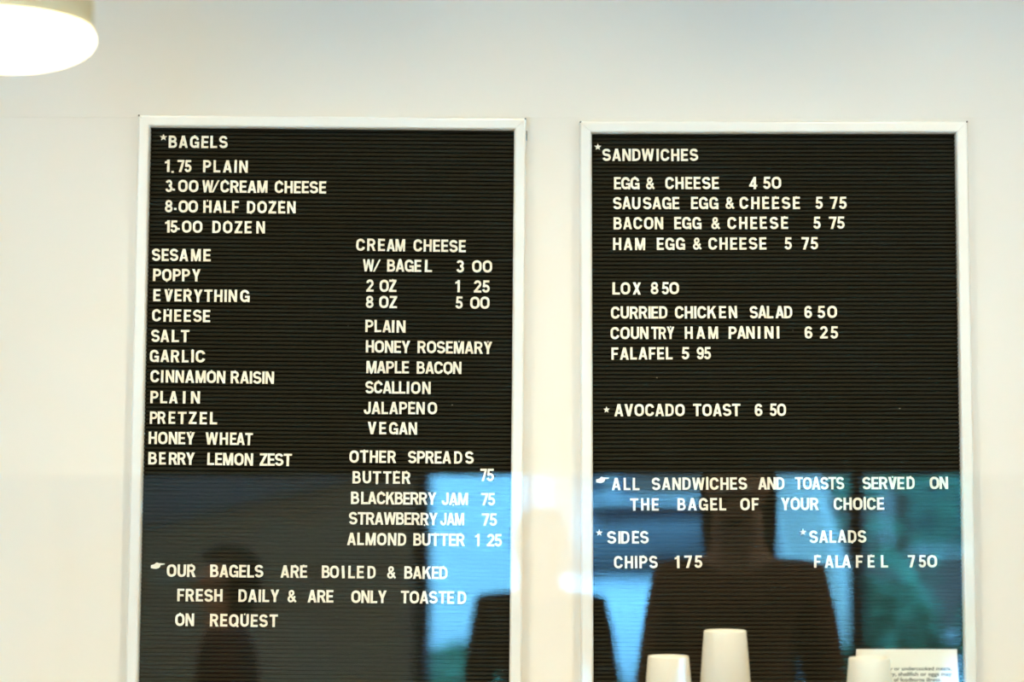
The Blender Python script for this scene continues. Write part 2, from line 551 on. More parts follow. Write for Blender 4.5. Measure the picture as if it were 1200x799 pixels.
def glyph_mesh(ch, tab):
    """One solid, bevel-edged plastic character; TAB adds the little lug that shows over or under it."""
    key = (ch, tab)
    if key in mesh_cache:
        return mesh_cache[key]
    w, polys = GLYPHS[ch]
    polys = [[(p[0], p[1]) for p in q] for q in polys]
    if tab == 1:
        polys.append(R_(w / 2 - .045, .92, w / 2 + .045, 1.055))
    elif tab == 2:
        polys.append(R_(w / 2 - .06, -.06, w / 2 + .05, .08))
    vs_, fs = [], []
    for q in polys:
        area = sum(q[i][0] * q[(i + 1) % len(q)][1] - q[(i + 1) % len(q)][0] * q[i][1] for i in range(len(q)))
        if area < 0:
            q = q[::-1]
        k = len(vs_)
        vs_ += [Vector((p[0], p[1])) for p in q]
        fs.append(list(range(k, k + len(q))))
    es = [(f[i], f[(i + 1) % len(f)]) for f in fs for i in range(len(f))]
    V, E, F, _, _, _ = delaunay_2d_cdt(vs_, es, [], 0, 1e-4)

    def covered(f):
        cx, cy = sum(V[i].x for i in f) / len(f), sum(V[i].y for i in f) / len(f)
        for q in fs:
            c = False
            for i in range(len(q)):
                a, b = vs_[q[i]], vs_[q[(i + 1) % len(q)]]
                if (a.y > cy) != (b.y > cy) and cx < (b.x - a.x) * (cy - a.y) / (b.y - a.y) + a.x:
                    c = not c
            if c:
                return True
        return False
    F = [f for f in F if covered(f)]
    bm = bmesh.new()
    fv = [bm.verts.new((v.x * CAP, -THICK, v.y * CAP)) for v in V]
    for f in F:
        try:
            bm.faces.new([fv[i] for i in f])
        except ValueError:
            pass
    bmesh.ops.delete(bm, geom=[v for v in bm.verts if not v.link_faces], context='VERTS')
    bmesh.ops.recalc_face_normals(bm, faces=bm.faces)
    front = list(bm.faces)
    if front[0].normal.y > 0:
        bmesh.ops.reverse_faces(bm, faces=front)
    border = [e for e in bm.edges if len(e.link_faces) == 1]
    ext = bmesh.ops.extrude_edge_only(bm, edges=border)
    for v in [x for x in ext['geom'] if isinstance(x, bmesh.types.BMVert)]:
        v.co.y = 0.0
    me = bpy.data.meshes.new('character')
    bmesh.ops.recalc_face_normals(bm, faces=bm.faces)
    bm.to_mesh(me)
    bm.free()
    me.materials.append(M_LETTER)
    mesh_cache[key] = me
    return me


ORD = ['first', 'second', 'third', 'fourth', 'fifth', 'sixth', 'seventh', 'eighth', 'ninth', 'tenth', 'eleventh', 'twelfth']
Z = 1198.0 / 240.0                                     # scale of the measuring grid the rows were read off on
proto = {}


def character(ch, x_px, base_px, side, label, wpx=None, rot=0.0, tab=0):
    """Plug one character into the felt: its lower corner is seen at (x_px, base_px)."""
    board = 'bagel' if side == 'L' else 'sandwich'
    if ch.isalpha():
        name, cat, grp = board + '_menu_letter', 'letter', f'white letters on the {board} menu board'
    elif ch.isdigit():
        name, cat, grp = 'price_digit', 'digit', f'white digits on the {board} menu board'
    else:
        name, cat = {'*': ('star_symbol', 'star'), '^': ('pointing_hand_symbol', 'pointing hand'), '&': ('ampersand', 'ampersand'),
                     '/': ('slash_mark', 'slash'), '.': ('decimal_dot', 'dot')}[ch]
        grp = f'white {cat} symbols on the letter boards'
    me = glyph_mesh(ch, tab)
    if ch not in proto:
        proto[ch] = link(name, me)
        o = proto[ch]
    else:
        o = proto[ch].copy()
        o.data = me
        o.name = name
        scene.collection.objects.link(o)
    p = hit(x_px, base_px, FELT_Y - THICK)
    o.location = (p.x, FELT_Y + 0.0001, p.z)
    o.rotation_euler = (0, (tilt_l if side == 'L' else tilt_r) + rot, 0)
    sx = 1.0
    if wpx is not None:
        sx = wpx * (hit(x_px + 1, base_px, FELT_Y).x - hit(x_px, base_px, FELT_Y).x) / (GLYPHS[ch][0] * CAP)
    o.scale = (sx, 1, 1)
    tag(o, label, cat, grp)
    return o


CAP_PX = 14.35                                         # cap height in the photo


def row(side, text, org, bl, words, near=None):
    """One line of the menu.  bl = baseline (x, y) at both ends; words = lists of (chars, x0, x1) runs, on the measuring grid."""
    (bx0, by0), (bx1, by1) = bl
    where = near or text
    digit_no = 0
    for wd in words:
        if isinstance(wd, tuple):
            wd = [wd]
        whole = ''.join(r[0] for r in wd)
        k = 0
        for run in wd:
            chars, x0, x1 = run[:3]
            lift = run[3] if len(run) > 3 else 0
            x0, x1 = org[0] + x0 / Z, org[0] + x1 / Z
            ws = [GLYPHS[c][0] * CAP_PX for c in chars]
            tot = sum(ws)
            sc = 1.0
            gap = 0.0
            n = len(chars)
            if n > 1:
                gap = (x1 - x0 - tot) / (n - 1)
                if gap < 0.3:
                    sc = (x1 - x0 - 0.3 * (n - 1)) / tot
                    sc = max(sc, 0.86)
                    gap = (x1 - x0 - tot * sc) / (n - 1)
            else:
                sc = min(1.12, max(0.85, (x1 - x0) / tot))
                x0 += (x1 - x0 - tot * sc) / 2
            x = x0
            for c, w_ in zip(chars, ws):
                t = ((x - org[0]) * Z - bx0) / max(1e-6, bx1 - bx0)
                base = org[1] + (by0 + (by1 - by0) * t) / Z - lift / Z
                k += 1
                rot = random.gauss(0, 0.008)
                tab = 0
                if c.isalpha():
                    q = random.random() if c not in 'SLN' else 1.0
                    tab = 1 if q < 0.13 else (2 if q < 0.15 else 0)
                    lab = f'white letter {c}, {ORD[k - 1]} letter of {whole} on the row {where}'
                elif c.isdigit():
                    digit_no += 1
                    lab = f'white digit {c}, {ORD[digit_no - 1]} digit on the row {where}'
                elif c == '&':
                    lab = f'white ampersand on the row {where}'
                elif c == '/':
                    lab = f'white slash after W on the row {where}'
                elif c == '.':
                    lab = f'small white dot in the price on the row {where}'
                elif c == '*':
                    lab = f'small white star in front of {where}'
                else:
                    lab = f'white pointing hand in front of {where}'
                if c == 'I' and run[0] == 'I' and x1 - x0 > 3.6:
                    rot += -0.07 if whole == 'BOILED' else 0.09
                character(c, x + random.uniform(-.12, .12), base + random.uniform(-.12, .12), side, lab, w_ * sc, rot, tab)
                x += w_ * sc + gap


# the bagel board, column one
a = (160, 140)
row('L', 'BAGELS', a, ((135, 123), (180, 123)), [('*', 135, 177)], 'the BAGELS heading')
row('L', 'BAGELS', a, ((187, 165), (532, 167)), [('BAGELS', 187, 532)], 'that heads the bagel prices')
row('L', '1.75 PLAIN', a, ((165, 306), (650, 310)), [[('1', 165, 193), ('.', 203, 218, -5), ('7', 238, 278), ('5', 280, 320)], ('PLAIN', 388, 650)])
row('L', '3.00 W/CREAM CHEESE', a, ((168, 423), (1108, 432)), [[('3', 168, 209), ('.', 209, 225, 8), ('00', 243, 360)], ('W', 383, 447), ('/', 438, 484), ('CREAM', 490, 765), ('CHEESE', 808, 1108)])
row('L', '8.00 HALF DOZEN', a, ((165, 542), (930, 550)), [[('8', 165, 210), ('.', 218, 234, 15), ('00', 245, 358)], ('HALF', 390, 598), ('DOZEN', 645, 930)])
row('L', '15.00 DOZEN', a, ((165, 660), (750, 667)), [[('1', 165, 193), ('5', 196, 238), ('.', 236, 252, 16), ('00', 265, 383)], [('DOZE', 443, 672), ('N', 700, 750)]])
a = (160, 280)
row('L', 'SESAME', a, ((90, 127), (433, 130)), [[('SESA', 90, 302), ('M', 318, 375), ('E', 390, 433)]])
row('L', 'POPPY', a, ((95, 245), (372, 248)), [[('POPP', 95, 312), ('Y', 325, 373)]])
row('L', 'EVERYTHING', a, ((97, 364), (660, 369)), [[('E', 97, 138), ('VERYTHIN', 160, 587), ('G', 605, 660)]])
row('L', 'CHEESE', a, ((90, 482), (430, 486)), [[('CHEES', 90, 380), ('E', 388, 430)]], 'CHEESE above SALT')
row('L', 'SALT', a, ((85, 601), (308, 605)), [[('SA', 85, 190), ('L', 205, 247), ('T', 258, 308)]])
row('L', 'GARLIC', a, ((77, 719), (400, 722)), [[('GAR', 77, 250), ('L', 265, 303), ('I', 318, 338), ('C', 345, 400)]])
a = (160, 420)
row('L', 'CINNAMON RAISIN', a, ((80, 139), (803, 148)), [[('CI', 80, 155), ('NNA', 170, 335), ('MON', 345, 518)], ('RAISIN', 550, 803)])
row('L', 'PLAIN', a, ((80, 261), (370, 264)), [[('PL', 80, 178), ('A', 190, 240), ('I', 270, 285), ('N', 318, 370)]], 'PLAIN above PRETZEL')
row('L', 'PRETZEL', a, ((77, 381), (470, 385)), [[('PR', 77, 170), ('E', 187, 225), ('T', 240, 290), ('Z', 305, 350), ('E', 368, 410), ('L', 428, 470)]])
row('L', 'HONEY WHEAT', a, ((70, 500), (678, 507)), [[('HO', 70, 180), ('NEY', 188, 338)], [('W', 403, 475), ('H', 487, 535), ('EAT', 545, 678)]])
row('L', 'BERRY LEMON ZEST', a, ((68, 619), (908, 629)), [[('B', 68, 118), ('E', 132, 170), ('RRY', 188, 338)], ('LEMON', 413, 680), ('ZEST', 720, 908)])
# the bagel board, column two
a = (390, 260)
row('L', 'CREAM CHEESE', a, ((135, 168), (778, 177)), [[('CRE', 135, 305), ('AM', 315, 422)], ('CHEESE', 472, 778)], 'CREAM CHEESE above W/ BAGEL')
row('L', 'W/ BAGEL 3 00', a, ((175, 289), (932, 296)), [('W', 175, 240), ('/', 230, 282), [('BAGE', 317, 517), ('L', 537, 580)], ('3', 723, 768), ('00', 815, 932)])
row('L', '2 OZ 1 25', a, ((195, 408), (918, 413)), [('2', 195, 238), ('OZ', 273, 372), ('1', 716, 743), ('25', 825, 918)])
row('L', '8 OZ 5 00', a, ((193, 503), (917, 508)), [('8', 193, 238), ('OZ', 270, 375), ('5', 717, 760), ('00', 803, 917)])
row('L', 'PLAIN', a, ((190, 644), (425, 648)), [[('PL', 190, 283), ('A', 290, 340), ('I', 343, 362), ('N', 373, 425)]], 'PLAIN above HONEY ROSEMARY')
a = (390, 400)
row('L', 'HONEY ROSEMARY', a, ((193, 65), (932, 73)), [('HONEY', 193, 452), ('ROSEMARY', 495, 932)])
row('L', 'MAPLE BACON', a, ((195, 185), (752, 191)), [('MAPLE', 195, 445), ('BACON', 490, 752)])
row('L', 'SCALLION', a, ((190, 303), (572, 308)), [[('SCALL', 190, 425), ('I', 431, 447), ('ON', 458, 572)]])
row('L', 'JALAPENO', a, ((180, 424), (610, 427)), [[('JALAPEN', 180, 537), ('O', 555, 610)]])
row('L', 'VEGAN', a, ((203, 542), (492, 546)), [[('V', 203, 253), ('E', 272, 312), ('GAN', 328, 492)]])
row('L', 'OTHER SPREADS', a, ((97, 709), (823, 716)), [('OTHER', 97, 370), [('SPREA', 440, 692), ('D', 710, 757), ('S', 775, 824)]])
a = (390, 510)
row('L', 'BUTTER 75', a, ((115, 281), (452, 284)), [('BUTTER', 115, 454), ('7', 862, 900, 20), ('5', 900, 943, 20)])
row('L', 'BLACKBERRY JAM 75', a, ((107, 402), (950, 410)), [[('B', 107, 155), ('LACKBERRY', 165, 604)], ('JAM', 637, 790), ('75', 865, 950)])
row('L', 'STRAWBERRY JAM 75', a, ((95, 521), (960, 529)), [('STRAWBERRY', 95, 612), ('JAM', 628, 768), ('75', 870, 960)])
row('L', 'ALMOND BUTTER 1 25', a, ((83, 642), (990, 650)), [('ALMOND', 83, 428), ('BUTTER', 470, 773), ('1', 832, 858), ('25', 900, 990)])
# the bagel board, footer
a = (150, 630)
row('L', 'OUR BAGELS', a, ((133, 182), (213, 182)), [('^', 133, 213)], 'OUR BAGELS ARE BOILED & BAKED')
row('L', 'OUR BAGELS ARE BOILED & BAKED', a, ((227, 228), (1047, 235)),
    [('OUR', 227, 395), ('BAGELS', 480, 790), ('ARE', 892, 1047), [('BO', 1133, 1233), ('I', 1249, 1270), ('LE', 1287, 1379), ('D', 1401, 1448)],
     ('&', 1515, 1566), ('BAKED', 1615, 1869)])
row('L', 'FRESH DAILY & ARE ONLY TOASTED', a, ((287, 372), (1977, 387)),
    [('FRESH', 287, 552), ('DAILY', 645, 883), ('&', 932, 983), ('ARE', 1050, 1201), ('ONLY', 1305, 1512), [('TOASTE', 1595, 1908), ('D', 1928, 1978)]])
row('L', 'ON REQUEST', a, ((275, 516), (875, 523)), [('ON', 275, 385), ('REQUEST', 478, 875)])

# the sandwich board
a = (680, 140)
row('R', 'SANDWICHES', a, ((85, 179), (125, 179)), [('*', 83, 123)], 'the SANDWICHES heading')
row('R', 'SANDWICHES', a, ((130, 242), (690, 242)), [[('SANDW', 130, 432), ('ICHES', 446, 690)]], 'that heads the sandwich prices')
row('R', 'EGG & CHEESE 4 50', a, ((198, 408), (1175, 405)), [('EGG', 198, 347), ('&', 385, 435), ('CHEESE', 498, 812), ('4', 988, 1036), ('50', 1070, 1176)])
row('R', 'SAUSAGE EGG & CHEESE 5 75', a, ((193, 524), (1560, 522)),
    [[('SAU', 193, 352), ('SAGE', 368, 580)], ('EGG', 648, 808), ('&', 850, 901), ('CHEESE', 933, 1286), ('5', 1376, 1419), ('75', 1462, 1559)])
row('R', 'BACON EGG & CHEESE 5 75', a, ((195, 642), (1548, 639)),
    [('BACON', 195, 485), ('EGG', 550, 710), ('&', 767, 818), ('CHEESE', 862, 1216), ('5', 1364, 1407), ('75', 1456, 1548)])
row('R', 'HAM EGG & CHEESE 5 75', a, ((192, 763), (1392, 759)),
    [('HAM', 192, 380), ('EGG', 448, 613), ('&', 660, 710), ('CHEESE', 750, 1090), ('5', 1196, 1239), ('75', 1294, 1392)])
a = (690, 310)
row('R', 'LOX 8 50', a, ((138, 175), (528, 173)), [[('L', 138, 182), ('O', 188, 243), ('X', 257, 305)], ('8', 363, 408), ('5', 428, 470), ('0', 472, 528)])
row('R', 'CURRIED CHICKEN SALAD 6 50', a, ((130, 316), (1452, 312)),
    [('CURRIED', 130, 460), [('CHICK', 505, 746), ('E', 762, 803), ('N', 820, 868)], [('SAL', 942, 1080), ('AD', 1093, 1192)], ('6', 1262, 1306), ('50', 1339, 1452)])
row('R', 'COUNTRY HAM PANINI 6 25', a, ((127, 436), (1459, 431)),
    [[('COUN', 127, 350), ('TRY', 365, 500)], [('H', 563, 609), ('A', 630, 682), ('M', 700, 757)],
     [('PAN', 819, 971), ('I', 989, 1004), ('N', 1029, 1081), ('I', 1100, 1115)], ('6', 1264, 1309), ('25', 1354, 1459)])
row('R', 'FALAFEL 5 95', a, ((133, 556), (715, 553)), [('FALAFEL', 133, 490), ('5', 543, 588), ('95', 632, 715)])
AVO = (690, 420)
row('R', 'AVOCADO', AVO, ((85, 320), (125, 320)), [('*', 85, 122)], 'AVOCADO TOAST')
row('R', 'AVOCADO TOAST 6 50', AVO, ((150, 338), (1155, 336)), [('AVOCADO', 150, 560), ('TOAST', 610, 888), ('6', 972, 1016), ('50', 1059, 1154)])
a = (690, 530)
row('R', 'ALL', a, ((43, 180), (118, 180)), [('^', 43, 119)], 'ALL SANDWICHES AND TOASTS')
row('R', 'ALL SANDWICHES AND TOASTS SERVED ON', a, ((135, 221), (2101, 214)),
    [[('A', 135, 187), ('LL', 205, 297)], ('SANDWICHES', 370, 926), ('AND', 992, 1145), ('TOASTS', 1208, 1495), [('SERVE', 1603, 1847), ('D', 1860, 1907)], ('ON', 1996, 2102)])
row('R', 'THE BAGEL OF YOUR CHOICE', a, ((243, 341), (1728, 336)),
    [('THE', 243, 410), ('BAGEL', 520, 804), ('OF', 888, 995), ('YOUR', 1126, 1346), ('CHOICE', 1433, 1729)])
row('R', 'SIDES', a, ((43, 490), (82, 490)), [('*', 42, 82)], 'the SIDES heading')
row('R', 'SIDES', a, ((107, 534), (350, 533)), [[('S', 107, 160), ('ID', 173, 238), ('ES', 253, 350)]], 'SIDES above CHIPS')
row('R', 'SALADS', a, ((1233, 486), (1274, 486)), [('*', 1233, 1273)], 'the SALADS heading')
row('R', 'SALADS', a, ((1291, 530), (1624, 528)), [('SALADS', 1291, 1624)], 'SALADS above FALAFEL')
row('R', 'CHIPS 1 75', a, ((148, 679), (663, 676)), [('CHIPS', 148, 403), ('1', 503, 531), ('7', 560, 604), ('5', 618, 664)])
a = (930, 639)
row('R', 'FALAFEL 7 50', a, ((120, 131), (840, 129)),
    [[('F', 120, 160), ('A', 184, 236), ('L', 246, 288), ('A', 284, 336), ('F', 365, 405), ('E', 435, 475), ('L', 512, 553)], ('7', 670, 711), ('5', 733, 776), ('0', 783, 840)])

# ------------------------------------------------------------------ shelf under the boards, cups, advisory card
SHELF_Z = 1.158
sh = thing('wall_shelf', 'pale shelf on the wall under the letter boards, carrying the paper cups', 'shelf', (0, 0, SHELF_Z))
obj('shelf_board', boxm(-1.6, 1.6, -0.42, -0.001, -0.03, 0.0, bevel=0.003), M_COUNTER, sh)
for x in (-1.2, 0.0, 1.2):
    bm = bmesh.new()
    box(bm, x - 0.015, x + 0.015, -0.36, -0.001, -0.05, -0.031, bevel=0.002)
    box(bm, x - 0.015, x + 0.015, -0.022, -0.001, -0.26, -0.05, bevel=0.002)
    obj('bracket', bm, M_SCREW, sh)


def paper_cup(label, px_x, px_top, Y, r_base, height, slope):
    p = hit(px_x, px_top, Y)
    root = thing('paper_cup', label, 'paper cup', (p.x, Y, SHELF_Z), group='upturned paper cups on the shelf')
    H = height if height else p.z - SHELF_Z
    r1 = r_base + slope * H
    e = 0.0006
    # wall, mouth down; the base is set in a little way below the foot ring
    wall = [(r1, 0.004), (r_base + slope * 0.004, H - 0.003), (r_base, H - 0.0008), (r_base - 0.0012, H), (r_base - 0.0028, H - 0.0008),
            (r_base - 0.0030, H - 0.010), (r_base - e, H - 0.012), (r1 - e * 2, 0.004)]
    obj('cup_wall', lathe(wall, 64, closed=True), M_CUP, root, smooth=True)
    base = [(0, H - 0.0060), (r_base - 0.004, H - 0.0064), (r_base - 0.0032, H - 0.0074), (r_base - 0.0032, H - 0.009), (0, H - 0.009)]
    obj('cup_base', lathe(base, 64), M_CUP, root, smooth=True)
    lip = [(r1 + 0.0005 + 0.0020 * math.cos(t), 0.0022 + 0.0022 * math.sin(t)) for t in [2 * math.pi * i / 10 for i in range(10)]]
    obj('rolled_rim', lathe(lip, 64, closed=True), M_CUP, root, smooth=True)
    return root


paper_cup('small white paper cup upside down below CHIPS 1 75, beside the tall cup', 783.2, 768.3, -0.30, 0.0284, None, 0.082)
paper_cup('tall white paper cup upside down, highest of the three cups', 849.6, 738.3, -0.30, 0.0295, None, 0.074)
paper_cup('small white paper cup upside down in front of the printed advisory card', 1018.6, 770.3, -0.30, 0.0284, None, 0.082)

# folded advisory card behind the third cup
CY = -0.225
ca, cb = hit(1003.5, 760.5, CY), hit(1121.5, 760.5, CY)
card = thing('table_card', 'white printed advisory card with black food warning text behind a paper cup', 'card', ((ca.x + cb.x) / 2, CY, SHELF_Z))
cw, chh = (cb.x - ca.x) / 2, ca.z - SHELF_Z
bm = bmesh.new()
ang = 0.02                                             # front leaf stands a little forward at its foot
t = 0.0005
prof = [(-ang, 0), (0, chh), (0.05, 0), (0.05 - t, 0), (0, chh - t * 6), (-ang + t, 0)]
l = [bm.verts.new((-cw, y, z)) for y, z in prof]
r = [bm.verts.new((cw, y, z)) for y, z in prof]
for i in range(len(prof)):
    j = (i + 1) % len(prof)
    bm.faces.new((l[i], l[j], r[j], r[i]))
bm.faces.new((l[0], l[1], l[4], l[5]))
bm.faces.new((l[1], l[2], l[3], l[4]))
bm.faces.new((r[0], r[1], r[4], r[5]))
bm.faces.new((r[1], r[2], r[3], r[4]))
obj('folded_sheet', bm, M_CARD, card)


def print_line(text, px_left, px_right, py, size_px):
    """A printed line on the front leaf of the card, as thin ink."""
    cu = bpy.data.curves.new('printed_line', 'FONT')
    cu.body = text
    cu.size = 1.0
    cu.offset = 0.016
    tmp = bpy.data.objects.new('printed_line', cu)
    scene.collection.objects.link(tmp)
    dg = bpy.context.evaluated_depsgraph_get()
    me = bpy.data.meshes.new_from_object(tmp.evaluated_get(dg))
    bpy.data.objects.remove(tmp, do_unlink=True)
    xs = [v.co.x for v in me.vertices]
    k = 1.0
    p0, p1 = hit(px_left, py, CY), hit(px_right, py, CY)
    sx = (p1.x - p0.x) / (max(xs) - min(xs))
    sz = size_px / F_PX * (D + CY) / 0.52
    x_min = min(xs)
    for v in me.vertices:
        x = p0.x - card.location.x + (v.co.x - x_min) * sx
        z = p0.z - SHELF_Z + v.co.y * sz
        y = -ang * (1 - z / chh) - 0.00025
        v.co = (x, y, z)
    me.materials.clear()
    me.materials.append(M_INK)
    link('printed_line', me, None, card)


print_line('raw or undercooked meats,', 1034.5, 1114.2, 784.9, 3.1)
print_line('poultry, shellfish or eggs may', 1026.0, 1114.2, 791.3, 3.1)
print_line('risk of foodborne illness.', 1035.0, 1101.6, 797.7, 3.1)

# ------------------------------------------------------------------ pendant lamp over the counter
PY = -0.90
pc = hit(3, 32, PY)
pend = thing('pendant_lamp', 'cream drum pendant lamp with a glowing white bowl, hanging before the wall', 'pendant lamp', (pc.x, PY, pc.z))
R0 = 0.1010
shade = [(R0, 0.0), (R0, 0.13), (R0 - 0.012, 0.146), (0.03, 0.150), (0.03, 0.147), (R0 - 0.014, 0.142), (R0 - 0.003, 0.128), (R0 - 0.003, 0.0)]
obj('lamp_shade', lathe(shade, 64, closed=True), M_SHADE, pend, smooth=True)
bowl = [(R0 - 0.004, 0.004)] + [(0.1040 * math.cos(math.radians(a)), -0.011 - 0.036 * math.sin(math.radians(a))) for a in range(-28, 90, 6)] + [(0, -0.047)]
obj('opal_bowl', lathe(bowl, 64), M_OPAL, pend, smooth=True)
bm = lathe([(0.03, 0.150), (0.03, 0.170), (0.012, 0.19), (0, 0.19)], 24)
obj('cap', bm, M_SHADE, pend, smooth=True)
obj('cord', tube([(0, 0, 0.188), (0, 0, ZC - pc.z - 0.02)], 0.003), M_CORD, pend)
obj('ceiling_rose', lathe([(0, ZC - pc.z), (0.05, ZC - pc.z), (0.045, ZC - pc.z - 0.02), (0, ZC - pc.z - 0.025)], 24), M_SHADE, pend, smooth=True)

# downlight fittings in the ceiling
for i, (x, y, z, ax, az, wt, cone) in enumerate(DOWNLIGHTS):
    d_ = thing('downlight', ['recessed ceiling downlight above the pendant lamp', 'recessed ceiling downlight above the gap between the boards',
                             'recessed ceiling downlight above the sandwich board'][i], 'ceiling light', (x, y, ZC), group='ceiling downlights')
    obj('trim_ring', lathe([(0.065, 0.0), (0.085, 0.0), (0.085, -0.006), (0.065, -0.010)], 32, closed=True), M_CEIL, d_, smooth=True)

# ------------------------------------------------------------------ serving counter with its upright glass screen
GY = -1.00
gz = hit(600, 557.5, GY).z
ct = thing('serving_counter', 'wooden serving counter in front of the boards, below the glass screen', 'counter', (0, GY, 0))
obj('counter_body', boxm(-1.7, 1.7, -0.45, 0.25, 0.0, 0.95, bevel=0.004), M_WOOD, ct)
obj('worktop', boxm(-1.75, 1.75, -0.50, 0.30, 0.951, 0.99, bevel=0.004), M_COUNTER, ct)
screen = thing('glass_screen', 'clear upright glass screen on the counter, mirroring the shop window', 'glass screen', (0, GY, 0.99), (0, 0, -math.radians(5.83)))
obj('glass_pane', boxm(-1.5, 1.5, -0.003, 0.003, 0.001, gz - 0.99), M_GLASS, screen)
for x in (-1.35, 1.35):
    obj('clamp_foot', boxm(x - 0.03, x + 0.03, -0.02, -0.0035, 0.0005, 0.06, bevel=0.003), M_SCREW, screen)

# ------------------------------------------------------------------ people in the shop (they show only in the screen's reflection)
M_SKIN = material('skin', (0.55, 0.34, 0.24), 0.55, noise=0.05, scale=30)
M_HAIR = material('dark_brown_hair', (0.018, 0.011, 0.008), 0.5, noise=0.4, scale=90, bump=0.3)
M_JACKET = material('dark_brown_wool', (0.17, 0.095, 0.062), 0.9, noise=0.25, scale=80)
M_RED = material('dark_red_cotton', (0.055, 0.014, 0.012), 0.9, noise=0.2, scale=80)
M_BLACK = material('black_cotton', (0.03, 0.027, 0.026), 0.9, noise=0.2, scale=80)
M_JEANS = material('dark_denim', (0.02, 0.03, 0.06), 0.9, noise=0.25, scale=120)
M_EYE = material('eye_white', (0.7, 0.7, 0.68), 0.3)
M_PLASTIC = material('black_plastic', (0.012, 0.012, 0.013), 0.4)


def skin_mesh(name, verts, edges, radii, mat, parent, levels=2):
    me = bpy.data.meshes.new(name)
    me.from_pydata([Vector(v) for v in verts], edges, [])
    o = link(name, me, mat, parent)
    o.modifiers.new('skin', 'SKIN')
    for i, r in enumerate(radii):
        d_ = me.skin_vertices[0].data[i]
        d_.radius = r if isinstance(r, tuple) else (r, r)
        d_.use_root = (i == 0)
    o.modifiers['skin'].use_smooth_shade = True
    ss = o.modifiers.new('subsurf', 'SUBSURF')
    ss.levels = ss.render_levels = levels
    return o


class Graph:
    def __init__(self):
        self.v, self.e, self.r = [], [], []

    def add(self, p, r, prev=None):
        self.v.append(p)
        self.r.append(r)
        if prev is not None:
            self.e.append((prev, len(self.v) - 1))
        return len(self.v) - 1

    def chain(self, pts, prev):
        for p, r in pts:
            prev = self.add(p, r, prev)
        return prev


